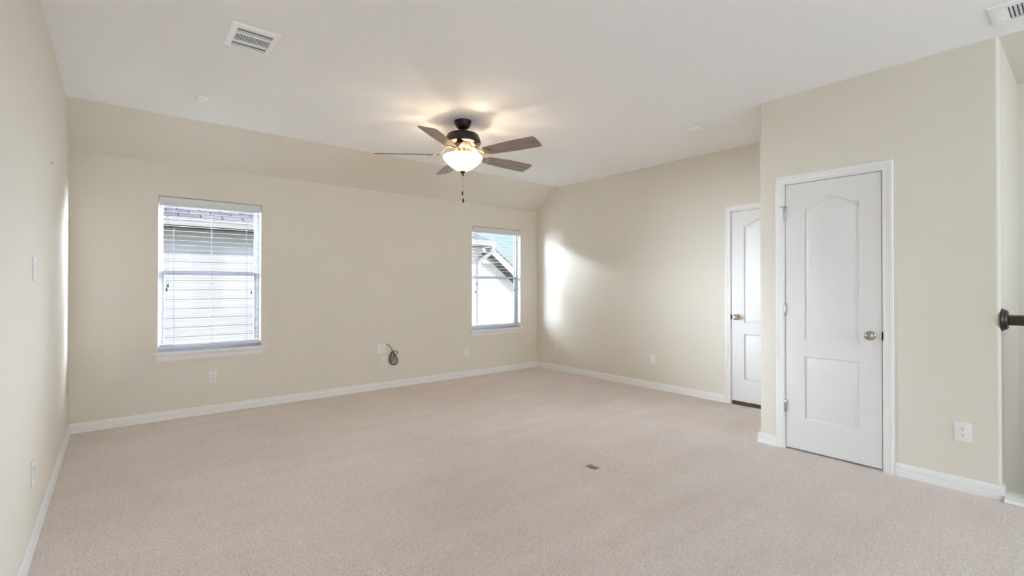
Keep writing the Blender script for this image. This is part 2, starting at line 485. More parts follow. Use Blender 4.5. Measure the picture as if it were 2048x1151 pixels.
# ------------------------------------------------------------------ doors
def outline_offset(pts, d):
    n = len(pts); out = []
    for i in range(n):
        p0, p1, p2 = Vector(pts[i - 1]), Vector(pts[i]), Vector(pts[(i + 1) % n])
        a = (p1 - p0).normalized(); b = (p2 - p1).normalized()
        na = Vector((-a.y, a.x)); nb = Vector((-b.y, b.x))
        s = (na + nb).normalized(); k = d / max(0.35, s.dot(na))
        out.append((p1.x + s.x * k, p1.y + s.y * k))
    return out

def make_slab(name, parent, x_face, y_left, y_right, z0, z1):
    """Moulded two-panel slab with an arched upper panel. The face looks to -x; u runs from y_left down to y_right."""
    Wd = y_left - y_right
    ua, ub = 0.124, 0.484
    top = []
    N = 40
    for i in range(N + 1):
        s = i / N; u = ub + (ua - ub) * s
        e = min(1, max(0, (s - .04) / .92))
        top.append((u, 1.868 + 0.062 * (0.5 - 0.5 * math.cos(2 * math.pi * e)) ** 0.85))
    p_up = [(ua, .843), (ub, .843)] + top          # counter-clockwise in (u, z)
    p_lo = [(ua, .243), (ub, .243), (ub, .729), (ua, .729)]
    bm = bmesh.new()
    sh = z0 - 0.012
    def V(u, z, dep): return bm.verts.new((x_face + dep, y_left - u, z + sh))
    outer = [V(0, z0 - sh, 0), V(Wd, z0 - sh, 0), V(Wd, z1 - sh, 0), V(0, z1 - sh, 0)]
    edges = [bm.edges.new((outer[i], outer[(i + 1) % 4])) for i in range(4)]
    prof = [(0, 0), (.003, .0005), (.006, .003), (.009, .0100), (.016, .0112), (.022, .0100), (.033, .0040), (.036, .0032)]
    for pts in (p_up, p_lo):
        loops = []
        for off, dep in prof:
            q = outline_offset(pts, off) if off else pts
            loops.append([V(u, z, dep) for u, z in q])
        for A, B in zip(loops, loops[1:]):
            n = len(A)
            for i in range(n): bm.faces.new((A[i], A[(i + 1) % n], B[(i + 1) % n], B[i]))
        bm.faces.new(loops[-1])
        edges += [bm.edges.get((loops[0][i], loops[0][(i + 1) % len(loops[0])])) for i in range(len(loops[0]))]
    bmesh.ops.triangle_fill(bm, edges=edges, use_beauty=True)
    # sides and back
    back = [bm.verts.new(v.co + Vector((.035, 0, 0))) for v in outer]
    for i in range(4): bm.faces.new((outer[i], outer[(i + 1) % 4], back[(i + 1) % 4], back[i]))
    bm.faces.new(back)
    return finish(name, bm, M['door'], parent, smooth=32)

CASE = [(0, 0), (.0075, 0), (.0095, .004), (.0095, .009), (.0075, .012), (.0085, .018), (.012, .026), (.0135, .036), (.0165, .040), (.0165, .054), (.014, .058), (0, .058)]
def casing(name, parent, xf, ya, yb, zt):
    """Door casing on a wall facing -x; inner opening ya<yb, top zt."""
    bm = bmesh.new()
    path = [Vector((xf, yb, 0)), Vector((xf, yb, zt)), Vector((xf, ya, zt)), Vector((xf, ya, 0))]
    outd = [Vector((0, 1, 0)), Vector((0, 1, 1)), Vector((0, -1, 1)), Vector((0, -1, 0))]
    rings = [[bm.verts.new(p + o * w + Vector((-t, 0, 0))) for t, w in CASE] for p, o in zip(path, outd)]
    for A, B in zip(rings, rings[1:]):
        for k in range(len(CASE) - 1): bm.faces.new((A[k], A[k + 1], B[k + 1], B[k]))
        bm.faces.new((A[-1], A[0], B[0], B[-1]))
    bm.faces.new(rings[0]); bm.faces.new(rings[-1][::-1])
    return finish(name, bm, M['trim'], parent, smooth=22)

def jamb(name, parent, x0, x1, ya, yb, zt):
    bm = bmesh.new()
    box(bm, x0, x1, ya - .020, ya, 0.0, zt + .020); box(bm, x0, x1, yb, yb + .020, 0.0, zt + .020); box(bm, x0, x1, ya, yb, zt, zt + .020)
    xs = x0 + .040                                   # stop behind the slab
    box(bm, xs, xs + .012, ya, ya + .012, 0.0, zt); box(bm, xs, xs + .012, yb - .012, yb, 0.0, zt); box(bm, xs, xs + .012, ya + .012, yb - .012, zt - .012, zt)
    return finish(name, bm, M['trim'], parent)

def knob(parent, x, y, z):
    Mx = Matrix.Translation((x, y, z)) @ Matrix.Rotation(R(-90), 4, 'Y')
    bm = bmesh.new()
    lathe(bm, [(0, .064), (.010, .0635), (.019, .061), (.0255, .055), (.0285, .047), (.0275, .038), (.022, .030), (.015, .024), (.0125, .019), (.0125, .008)], 40, Mx)
    k = finish('door_knob', bm, M['nickel'], parent, smooth=60); k['label'] = 'round satin nickel knob'
    bm = bmesh.new()
    lathe(bm, [(.0125, .012), (.020, .010), (.029, .006), (.032, .002), (.032, 0)], 40, Mx)
    finish('rosette', bm, M['nickel'], k, smooth=40)
    return k

def hinge(parent, x, y, z, stop=False):
    bm = bmesh.new()
    lathe(bm, [(0, -.048), (.004, -.048), (.0065, -.044), (.0065, -.016), (.0058, -.0155), (.0058, -.0145), (.0065, -.014), (.0065, .014), (.0058, .0145), (.0058, .0155), (.0065, .016), (.0065, .044), (.004, .048), (0, .048)], 20, Matrix.Translation((x - .0065, y, z)))
    box(bm, x - .003, x + .002, y - .004, y + .004, z - .044, z + .044)
    h = finish('hinge', bm, M['nickel'], parent, smooth=40); h['label'] = 'satin nickel hinge barrel'
    if stop:
        bm = bmesh.new()
        zt = z + .052
        lathe(bm, [(0, -.004), (.009, -.004), (.009, .003), (.005, .006), (0, .006)], 20, Matrix.Translation((x - .0065, y, zt)))
        tube(bm, [(x - .007, y, zt), (x - .014, y + .022, zt), (x - .022, y + .034, zt)], .0028, 8)
        tube(bm, [(x - .007, y, zt), (x - .012, y - .016, zt), (x - .016, y - .030, zt)], .0028, 8)
        ds = finish('door_stop', bm, M['nickel'], h, smooth=50)
        bm = bmesh.new()
        for (px, py, rr) in ((x - .0215, y + .036, .0062), (x - .016, y - .034, .0058)):
            Mt = Matrix.Translation((px, py, zt)) @ Matrix.Rotation(R(90), 4, 'X')
            lathe(bm, [(0, -.006), (rr * .8, -.006), (rr, -.003), (rr, .004), (rr * .7, .006), (0, .006)], 14, Mt)
        finish('bumper', bm, M['plastic'], h, smooth=40)['label'] = 'white rubber bumper tips of the hinge stop'
    return h

def door(name, wall_x, ya, yb, z0, z1, hinge_left, label):
    e = struct(bpy.data.objects.new(name, None)); COL.objects.link(e); e.location = (0, 0, 0)
    make_slab('door_slab', e, wall_x + .002, yb, ya, z0, z1)
    g = .004
    jamb('door_jamb', e, wall_x + .001, wall_x + .116, ya - g, yb + g, z1 + g)
    casing('door_casing', e, wall_x, ya - g - .006, yb + g + .006, z1 + g + .006)
    zk = .919 if hinge_left else .931
    yk = ya + .062 if hinge_left else yb - .058
    knob(e, wall_x + .002, yk, zk)
    bm = bmesh.new()
    if hinge_left:
        box(bm, wall_x - .0012, wall_x + .03, ya - g - .0065, ya - g + .0032, zk - .028, zk + .028, .001, 1)
        lip = [(0, -.027), (.007, -.020), (.0085, 0), (.007, .020), (0, .027)]
        prism(bm, [(ya - .004 - a, zk + b) for a, b in lip], 'x', wall_x - .0082, wall_x - .0010)
    else:
        box(bm, wall_x - .0012, wall_x + .03, yb + g - .0032, yb + g + .0065, zk - .028, zk + .028, .001, 1)
        lip = [(0, -.027), (.007, -.020), (.0085, 0), (.007, .020), (0, .027)]
        prism(bm, [(yb + .004 + a, zk + b) for a, b in lip], 'x', wall_x - .0082, wall_x - .0010)
    finish('strike_plate', bm, M['bronze'], e, smooth=40)['label'] = 'dark metal strike plate on the jamb'
    yh = yb + g / 2 if hinge_left else ya - g / 2
    hz = (1.826, 1.078, .331)
    for i, z in enumerate(hz): hinge(e, wall_x, yh, z + (z0 - .012), stop=(i == 0 and hinge_left))
    return e

d2 = door('door_1', XC, D2[0], D2[1], .014, DZ, True, '')
d1 = door('door_2', XR, D1[0], D1[1], .042, 2.054, False, '')
bm = bmesh.new(); box(bm, XR + .004, XR + .10, D1[0] - .003, D1[1] + .003, 0.0, .036, .003, 2)
finish('threshold', bm, M['brownwood'], d1)['label'] = 'dark brown wooden threshold strip'
# closed dark space behind both doors
bm = bmesh.new(); panel(bm, 'x', XR + .30, XR + .34, D1[0] - .3, D1[1] + .3, -.1, 2.4)
struct(finish('wall_behind_door', bm, M['wall']))

# ------------------------------------------------------------------ windows
def window(name, Wn):
    x0, x1, z0, z1 = Wn
    e = struct(bpy.data.objects.new(name, None)); COL.objects.link(e)
    ya, yb_ = YB + .078, YB + .135
    f = .030
    bm = bmesh.new()      # outer frame
    panel(bm, 'y', ya, yb_, x0, x1, z0, z1, [(x0 + f, x1 - f, z0 + f, z1 - f)])
    fr = finish('window_frame', bm, M['vinyl'], e, bevel=(.003, 2))
    zm = 1.386
    def sash(nm, y0, y1, za, zb, w, wt, wb):
        bm = bmesh.new()
        panel(bm, 'y', y0, y1, x0 + f, x1 - f, za, zb, [(x0 + f + w, x1 - f - w, za + wb, zb - wt)])
        s = finish(nm, bm, M['vinyl'], e, bevel=(.003, 2))
        bm = bmesh.new()
        box(bm, x0 + f + w - .004, x1 - f - w + .004, (y0 + y1) / 2 - .002, (y0 + y1) / 2 + .002, za + wb - .004, zb - wt + .004)
        finish('pane', bm, M['glass'], s)
    sash('upper_sash', YB + .108, YB + .130, zm - .018, z1 - f, .010, .02, .035)
    sash('lower_sash', YB + .084, YB + .106, z0 + f, zm + .018, .020, .036, .035)
    # stool and apron
    bm = bmesh.new()
    prof = [(YB + .077, .612), (YB + .077, .634), (YB - .030, .634), (YB - .036, .629), (YB - .036, .619), (YB - .030, .612)]
    prism(bm, prof, 'x', x0 - .040, x1 + .044)
    st = finish('window_stool', bm, M['trim'], e, smooth=30)
    bm = bmesh.new()
    # apron: tapered ends
    xa, xb = x0 - .030, x1 + .032
    pr = [(0, .612), (-.020, .612), (-.019, .600), (-.012, .590), (-.012, .562), (-.006, .551), (0, .551)]
    rings = []
    for X, s in ((xa, 1), (xb, -1)):
        rings.append([bm.verts.new((X + s * (.612 - z) * .42, YB + d, z)) for d, z in pr])
    n = len(pr)
    for k in range(n): bm.faces.new((rings[0][k], rings[0][(k + 1) % n], rings[1][(k + 1) % n], rings[1][k]))
    bm.faces.new(rings[0]); bm.faces.new(rings[1][::-1])
    finish('window_apron', bm, M['trim'], e, smooth=30)
    return e
window('window_1', W1); window('window_2', W2)

def blind(Wn, label, cords, tass):
    x0, x1, z0, z1 = Wn
    e = thing('window_blind', label, 'blind', ((x0 + x1) / 2, YB + .035, .634), group='white slatted blinds in the windows')
    ox, oy, oz = e.location
    def done(nm, bm, m, par=e, **k):
        for v in bm.verts:
            v.co -= Vector((ox, oy, oz))
        return finish(nm, bm, m, par, **k)
    bm = bmesh.new()
    prism(bm, [(YB + .010, 2.021), (YB - .002, 2.023), (YB - .007, 2.032), (YB - .004, 2.045), (YB - .004, 2.082), (YB - .007, 2.092), (YB - .004, 2.103), (YB + .010, 2.103)], 'x', x0 + .004, x1 - .004)
    done('valance', bm, M['slat'], smooth=30)
    bm = bmesh.new(); box(bm, x0 + .008, x1 - .008, YB + .012, YB + .064, 2.045, 2.100)
    done('headrail', bm, M['slat'])
    bm = bmesh.new()
    z = .752
    zs = []
    while z < 2.03: zs.append(z); z += .0452
    for z in zs:
        # slightly crowned slat
        A = []
        for yy, dz in ((.013, 0), (.025, .0010), (.037, .0013), (.049, .0010), (.061, 0)):
            A.append((YB + yy, z + dz + .0012))
        outl = A + [(p[0], p[1] - .0020) for p in A[::-1]]
        prism(bm, outl, 'x', x0 + .007, x1 - .007)
    sl = done('slats', bm, M['slat'])
    bm = bmesh.new(); box(bm, x0 + .007, x1 - .007, YB + .010, YB + .062, .668, .690, .004, 2)
    box(bm, x0 + .007, x1 - .007, YB + .013, YB + .063, .695, .698); box(bm, x0 + .007, x1 - .007, YB + .012, YB + .063, .7025, .7055)
    done('bottom_rail', bm, M['slat'])
    for c in cords:
        bm = bmesh.new()
        for yy in (.0105, .0645): tube(bm, [(c, YB + yy, .69), (c, YB + yy, 2.05)], .0011, 6)
        done('ladder_cord', bm, M['cord'])
    for (c, zt) in tass:
        bm = bmesh.new(); tube(bm, [(c, YB + .004, 2.03), (c, YB + .004, zt + .03)], .0010, 6)
        pc = done('pull_cord', bm, M['cord'])
        bm = bmesh.new(); lathe(bm, [(0, .034), (.0035, .033), (.005, .026), (.0085, .006), (.0085, .001), (.006, 0), (0, 0)], 14, Matrix.Translation((c, YB + .004, zt)))
        done('tassel', bm, M['tassel'], pc, smooth=40)['label'] = 'small dark pull tassel'
    return e
blind(W1, 'white slatted blind in the window showing only siding and eave, no sky', (.423, .735, 1.045), ((.377, 1.250), (.366, 1.213), (1.082, 1.180)))
blind(W2, 'white slatted blind in the window showing a strip of blue sky', (3.985, 4.31, 4.645), ((3.948, 1.278), (3.930, 1.160), (4.640, 1.185)))

# ------------------------------------------------------------------ wall plates
def plate_obj(loc, rotz, label, kind, w=.072, h=.116, group=None, cat='outlet', name='wall_outlet'):
    """Built facing -y at the origin, then turned. Base at plate centre on the wall."""
    e = thing(name, label, cat, loc, (0, 0, rotz), group)
    bm = bmesh.new(); box(bm, -w / 2, w / 2, -.0055, 0, -h / 2, h / 2, .0028, 3)
    finish('cover_plate', bm, M['plastic'], e, smooth=50)
    if kind == 'duplex':
        for s in (1, -1):
            bm = bmesh.new()
            pts = []
            for i in range(28):
                a = 2 * math.pi * i / 28
                pts.append((.0172 * math.cos(a), max(-.0135, min(.0135, .0172 * math.sin(a))) + s * .0195))
            prism(bm, pts, 'y', -.0078, -.0050)
            r = finish('receptacle', bm, M['plastic'], e)
            bm = bmesh.new()
            zc = s * .0195
            box(bm, -.0075, -.0053, -.0083, -.0070, zc - .001, zc + .0075); box(bm, .0053, .0073, -.0083, -.0070, zc, zc + .0065)
            lathe(bm, [(.0027, -.0013), (.0027, 0)], 12, Matrix.Translation((0, -.0083, zc - .0065)) @ Matrix.Rotation(R(90), 4, 'X'))
            finish('slots', bm, M['slot'], r)
        bm = bmesh.new(); lathe(bm, [(0, .0018), (.0024, .0014), (.003, 0)], 12, Matrix.Translation((0, -.0054, 0)) @ Matrix.Rotation(R(90), 4, 'X'))
        finish('screw', bm, M['plastic'], e)
    elif kind == 'jack':
        bm = bmesh.new(); lathe(bm, [(.0065, 0), (.0065, .004), (.0045, .004), (.0045, .010), (.002, .010), (.002, .006), (0, .006)], 16, Matrix.Translation((0, -.0054, 0)) @ Matrix.Rotation(R(90), 4, 'X'))
        finish('jack', bm, M['plastic'], e, smooth=40)
        for s in (1, -1):
            bm = bmesh.new(); lathe(bm, [(0, .0018), (.0024, .0014), (.003, 0)], 12, Matrix.Translation((0, -.0054, s * .042)) @ Matrix.Rotation(R(90), 4, 'X'))
            finish('screw', bm, M['plastic'], e)
    elif kind == 'decora':
        bm = bmesh.new(); box(bm, -.0165, .0165, -.0085, -.004, -.0335, .0335, .0012, 2)
        finish('insert', bm, M['plastic'], e)
        for s in (1, -1):
            bm = bmesh.new(); lathe(bm, [(0, .0016), (.0022, .0012), (.0028, 0)], 12, Matrix.Translation((0, -.0054, s * .048)) @ Matrix.Rotation(R(90), 4, 'X'))
            finish('screw', bm, M['plastic'], e)
    elif kind == 'toggle':
        bm = bmesh.new(); box(bm, -.006, .006, -.0075, -.004, -.0125, .0125, .001, 1)
        tg = finish('toggle', bm, M['plastic'], e)
        bm = bmesh.new(); vs = box(bm, -.0042, .0042, -.026, -.006, -.004, .004, .001, 1)
        for v in bm.verts: v.co.z += (-.006 - v.co.y) * -.35 + .0
        finish('lever', bm, M['plastic'], tg)
        for s in (1, -1):
            bm = bmesh.new(); lathe(bm, [(0, .0018), (.0024, .0014), (.003, 0)], 12, Matrix.Translation((0, -.0054, s * .030)) @ Matrix.Rotation(R(90), 4, 'X'))
            finish('screw', bm, M['plastic'], e)
    elif kind == 'blank':
        for sx in (-1, 1):
            for s in (1, -1):
                bm = bmesh.new(); lathe(bm, [(0, .0018), (.0024, .0014), (.003, 0)], 12, Matrix.Translation((sx * (.023 if w > .1 else 0), -.0054, s * h * .37)) @ Matrix.Rotation(R(90), 4, 'X'))
                finish('screw', bm, M['plastic'], e)
            if w < .1: break
    return e
RW, LW = R(-90), R(90)       # facing -x / facing +x
plate_obj((.741, YB, .360), 0, 'white duplex outlet on the wall below the window that shows no sky', 'duplex')
plate_obj((2.548, YB, .346), 0, 'white outlet just under the square blank plate, partly behind the coiled cable', 'duplex')
plate_obj((3.768, YB, .349), 0, 'white wall jack plate beside and below the window that shows some sky', 'jack')
plate_obj((2.518, YB, .492), 0, 'square white blank plate with a grey cable coming from behind its edge', 'blank', w=.112, h=.122, cat='cover plate', name='blank_wall_plate')
plate_obj((XR, 5.142, .358), RW, 'small white plate on the pale wall close to the room corner', 'jack', w=.066)
plate_obj((XR, 3.463, .362), RW, 'white plate with rectangular insert midway between room corner and far door', 'decora', w=.080, h=.122)
plate_obj((XC, .521, .362), RW, 'large white duplex outlet near the stair corner beside the closet door', 'duplex', w=.080, h=.122)
plate_obj((XL, 3.262, 1.343), LW, 'white light switch with toggle, on the wall seen edge-on', 'toggle', cat='light switch', name='light_switch')
plate_obj((XL, 3.248, .362), LW, 'white outlet low on the wall seen edge-on, below the light switch', 'duplex')

bm = bmesh.new()
tube(bm, [(XL - .01, 3.967, 1.990), (XL + .012, 3.967, 2.000)], .0016, 8); lathe(bm, [(0, 0), (.004, 0), (.004, .0015), (0, .0015)], 12, Matrix.Translation((XL + .0118, 3.967, 2.000)) @ Matrix.Rotation(R(90), 4, 'Y'))
nl = finish('picture_nail', bm, M['nickel'])
nl['label'] = 'tiny metal nail high on the bare wall above the light switch'; nl['category'] = 'nail'

# cable, drawn in wall coordinates (x, z) from the coil's shape
def cw(cx, cy, dep):
    X = 750 + cx / 20.93; Y = 680 + cy / 20.93
    x = 2.464 + (X - 755) * .00663
    z = .5535 - (Y - 687) * .00632 - (X - 763) * .0009
    return (x, YB - dep, z)
cp = [(455, 150, .004), (500, 165, .010), (575, 205, .016), (640, 290, .018), (690, 390, .016), (640, 520, .012), (575, 680, .010), (570, 820, .010), (630, 940, .010), (740, 985, .012),
      (860, 950, .012), (925, 860, .014), (915, 740, .016), (850, 620, .018), (760, 500, .022), (700, 430, .024), (630, 560, .022), (590, 720, .020), (610, 860, .020), (700, 960, .020),
      (810, 960, .022), (850, 860, .022), (835, 720, .022), (790, 590, .024), (740, 440, .028), (690, 460, .028), (640, 640, .028), (620, 770, .028), (650, 850, .026), (700, 760, .026),
      (720, 620, .028), (740, 500, .030), (700, 420, .032), (630, 500, .030), (600, 640, .028), (580, 780, .028), (650, 930, .028), (760, 975, .028), (745, 880, .030), (735, 700, .030), (770, 580, .030),
      (840, 545, .030), (890, 490, .028), (885, 420, .028), (825, 385, .028), (765, 405, .026), (720, 480, .020)]
bm = bmesh.new(); tube(bm, catmull([cw(*q) for q in cp], 8), .0042, 8)
cb = finish('coiled_cable', bm, M['cable'], smooth=60)
cb['label'] = 'dark grey cable looped and knotted, hanging from the blank wall plate'; cb['category'] = 'cable'

# ------------------------------------------------------------------ ceiling plates and registers
for (x0, x1, y0, y1, lab) in ((.481, .553, 4.412, 4.545, 'small white cover plate on the ceiling beyond the narrow air vent'),
                              (4.148, 4.238, 2.330, 2.432, 'small white cover plate on the ceiling above the two doors')):
    e = thing('ceiling_cover_plate', lab, 'cover plate', ((x0 + x1) / 2, (y0 + y1) / 2, H2), group=None)
    bm = bmesh.new(); box(bm, (x0 - x1) / 2, (x1 - x0) / 2, (y0 - y1) / 2, (y1 - y0) / 2, -.009, 0, .003, 2)
    finish('cover', bm, M['metalwhite'], e, smooth=50)
    for s in (1, -1):
        bm = bmesh.new(); lathe(bm, [(0, -.0018), (.0024, -.0014), (.003, 0)], 12, Matrix.Translation((0, s * (y1 - y0) * .33, -.0088)))
        finish('screw', bm, M['metalwhite'], e)

def register(loc, L, Wd, label, long_axis, central, side):
    """Stamped three-way ceiling register: outer flange, two side banks, one central bank of fins.
    Local: long side along Y, width along X; the bank order runs along Y or X as 'long_axis' tells."""
    e = thing('air_vent', label, 'vent', loc)
    fl_ = .034
    bm = bmesh.new()
    ix, iy = Wd / 2 - fl_, L / 2 - fl_
    # flange with sloped lip, built as ring loops
    def ring(x, y, z): return [bm.verts.new(p) for p in ((-x, -y, z), (x, -y, z), (x, y, z), (-x, y, z))]
    R1 = ring(Wd / 2, L / 2, 0); R2 = ring(Wd / 2 - .001, L / 2 - .001, -.006); R3 = ring(ix + .012, iy + .012, -.012); R4 = ring(ix, iy, -.012); R5 = ring(ix, iy, -.0005)
    for A, B in ((R1, R2), (R2, R3), (R3, R4), (R4, R5)):
        for k in range(4): bm.faces.new((A[k], A[(k + 1) % 4], B[(k + 1) % 4], B[k]))
    finish('flange', bm, M['metalwhite'], e, smooth=25)
    bm = bmesh.new(); panel(bm, 'z', -.0012, -.0002, -ix - .004, ix + .004, -iy - .004, iy + .004)  # dark sheet, the shade inside the duct put into its colour
    finish('duct_shade', bm, M['ductdark'], e)
    return e, ix, iy

# vent near the camera's left: banks run along y, their strips along x
e, ix, iy = register((.622, 3.212, H2), .318, .256, 'white three-grille air vent, whole, on the open ceiling before the slope', 'y', 15, 4)
yb1, yb2 = .060, .050
bm = bmesh.new()
box(bm, -ix, ix, -yb1 - .006, -yb1 + .006, -.012, -.002)
finish('divider', bm, M['metalwhite'], e)
bm = bmesh.new(); box(bm, -ix, ix, yb2 - .006, yb2 + .006, -.012, -.002)
finish('divider', bm, M['metalwhite'], e)
bm = bmesh.new()
n = 15
for i in range(n):
    x = -ix + (i + .5) * 2 * ix / n
    prism(bm, [(x - .0022, -.002), (x + .0022, -.0105), (x + .0034, -.0105), (x - .0010, -.002)], 'y', -yb1 + .006, yb2 - .006)
finish('fins', bm, M['metalwhite'], e)
for s, y0, y1 in ((-1, -iy, -yb1 - .006), (1, yb2 + .006, iy)):
    bm = bmesh.new()
    k = 2
    for i in range(k):
        y = y0 + (i + .5) * (y1 - y0) / k
        prism(bm, [(y - .0006, -.0015), (y + s * .0006 - .0006, -.0105), (y + s * .0006 + .0006, -.0105), (y + .0006, -.0015)], 'x', -ix, ix)
    finish('side_fins', bm, M['metalwhite'], e)
bm = bmesh.new(); box(bm, -.006, .006, -.155, -.141, -.0105, -.006, .001, 1); tube(bm, [(0, -.118, -.011), (.002, -.124, -.016)], .003, 8)
finish('damper_lever', bm, M['metalwhite'], e)

# vent by the stairs: longer, cropped by the picture edge
e, ix, iy = register((3.712, .140, H2), .440, .252, 'white ceiling air vent above the stair corner, cut by the picture edge', 'y', 20, 4)
ya_ = iy - .118
bm = bmesh.new()
box(bm, -ix, ix, ya_ - .009, ya_ + .009, -.012, -.002)
finish('divider', bm, M['metalwhite'], e)
bm = bmesh.new(); box(bm, -ix, ix, -ya_ - .009, -ya_ + .009, -.012, -.002)
finish('divider', bm, M['metalwhite'], e)
for s_ in (1, -1):
    bm = bmesh.new(); box(bm, -ix, ix, min(s_ * (iy - .040), s_ * iy), max(s_ * (iy - .040), s_ * iy), -.012, -.002)
    finish('end_plate', bm, M['metalwhite'], e)
bm = bmesh.new()
for s in (1, -1):
    bm = bmesh.new()
    for i in range(4):
        y = s * (ya_ + .016 + i * .0165)
        prism(bm, [(y + s * .008, -.0015), (y + s * .001, -.005), (y - s * .003, -.0115), (y - s * .0042, -.0115), (y - s * .0005, -.0045), (y + s * .007, -.0005)], 'x', -ix, ix)
    finish('side_fins', bm, M['metalwhite'], e)
bm = bmesh.new()
n = 22
for i in range(n):
    x = -ix + (i + .5) * 2 * ix / n
    prism(bm, [(x - .003, -.002), (x + .002, -.0105), (x + .003, -.0105), (x - .002, -.002)], 'y', -ya_ + .009, ya_ - .009)
finish('fins', bm, M['metalwhite'], e)
bm = bmesh.new(); box(bm, .030, .040, iy - .022, iy - .006, -.0165, -.0115, .001, 1); tube(bm, [(.035, iy - .016, -.014), (.052, iy - .008, -.024)], .004, 8)
finish('damper_lever', bm, M['metalwhite'], e)

# ------------------------------------------------------------------ floor box in the carpet
e = thing('floor_outlet', 'small worn brass floor outlet cover set in a cut in the carpet', 'floor outlet', ((FB[0] + FB[1]) / 2, (FB[2] + FB[3]) / 2, -.021))
hx, hy = (FB[1] - FB[0]) / 2 - .001, (FB[3] - FB[2]) / 2 - .001
bm = bmesh.new(); box(bm, -hx, hx, -hy, hy, -.03, .010, .002, 2)
finish('cover', bm, M['floorplate'], e)
bm = bmesh.new()
for s in (1, -1): lathe(bm, [(0, .003), (.015, .003), (.017, .001), (.017, 0)], 24, Matrix.Translation((0, s * .024, .0095)))
finish('lids', bm, M['brass'], e, smooth=40)

# ------------------------------------------------------------------ ceiling fan
FX, FY = 2.398, 3.605
fan = thing('ceiling_fan', 'dark bronze five-blade ceiling fan with frosted bowl light', 'ceiling fan', (FX, FY, H2))
def fz(prof): return [(r_, z_ - H2) for r_, z_ in prof]
bm = bmesh.new(); lathe(bm, fz([(.077, 2.741), (.0775, 2.732), (.074, 2.722), (.071, 2.708), (.062, 2.690), (.048, 2.675), (.036, 2.668), (.022, 2.667), (0, 2.667)]), 48)
finish('canopy', bm, M['bronze'], fan, smooth=50)
bm = bmesh.new(); lathe(bm, fz([(.0125, 2.69), (.0125, 2.645), (.026, 2.641), (.030, 2.632), (.030, 2.622)]), 32)
finish('downrod', bm, M['bronze'], fan, smooth=40)
bm = bmesh.new(); lathe(bm, fz([(0, 2.637), (.060, 2.636), (.105, 2.630), (.128, 2.622), (.143, 2.610), (.151, 2.590), (.158, 2.565), (.1615, 2.548), (.160, 2.538), (.150, 2.531), (.100, 2.529), (0, 2.529)]), 64)
finish('motor_housing', bm, M['bronze'], fan, smooth=40)
bm = bmesh.new(); lathe(bm, fz([(.092, 2.530), (.090, 2.515), (.080, 2.500), (.062, 2.488), (.058, 2.470), (.062, 2.452), (.070, 2.446), (.070, 2.438), (.030, 2.436), (.016, 2.434), (.012, 2.31), (0, 2.31)]), 48)
finish('switch_housing', bm, M['brass'], fan, smooth=40)['label'] = 'antique brass switch housing above the bowl'
for k in range(3):
    a = R(20 + 120 * k)
    bm = bmesh.new()
    tube(bm, [(.06 * math.cos(a), .06 * math.sin(a), 2.446 - H2), (.120 * math.cos(a), .120 * math.sin(a), 2.440 - H2), (.172 * math.cos(a), .172 * math.sin(a), 2.424 - H2)], .005, 8)
    finish('bowl_fitter', bm, M['brass'], fan, smooth=40)
bm = bmesh.new()
bowl = [(.1750, 2.4230), (.1785, 2.4180), (.1770, 2.4080), (.1690, 2.3920), (.1530, 2.3720), (.1300, 2.3500), (.1020, 2.3280), (.0720, 2.3090), (.0440, 2.2960), (.0200, 2.2900), (0, 2.2890)]
inner = [(max(0, r_ - .004), z_ + .003) for r_, z_ in bowl[::-1]]
lathe(bm, fz(bowl + inner), 64, caps=False)
lathe_r = finish('light_bowl', bm, M['frosted'], fan, smooth=60); lathe_r['label'] = 'frosted alabaster glass bowl, lit'
bm = bmesh.new(); lathe(bm, fz([(.024, 2.2915), (.025, 2.286), (.020, 2.280), (.012, 2.270), (.0075, 2.262), (.0085, 2.257), (.006, 2.250), (0, 2.248)]), 28)
finish('finial', bm, M['bronze'], fan, smooth=40)
for (dx, ztop, zb, zt) in ((-.004, 2.252, 2.076, 2.112), (.004, 2.252, 2.011, 2.046)):
    bm = bmesh.new()
    z = ztop
    while z > zt + .002:
        bmesh.ops.create_icosphere(bm, subdivisions=1, radius=.0017, matrix=Matrix.Translation((dx, 0, z - H2))); z -= .0042
    tube(bm, [(dx, 0, ztop - H2), (dx, 0, zt - H2 - .004)], .0006, 5)
    ch = finish('pull_chain', bm, M['nickel'], fan)
    bm = bmesh.new(); lathe(bm, fz([(0, zt + .002), (.0035, zt), (.0072, zt - .006), (.0075, zb + .006), (.005, zb), (0, zb)]), 16, Matrix.Translation((dx, 0, 0)))
    finish('pull_knob', bm, M['bronze'], ch, smooth=40)

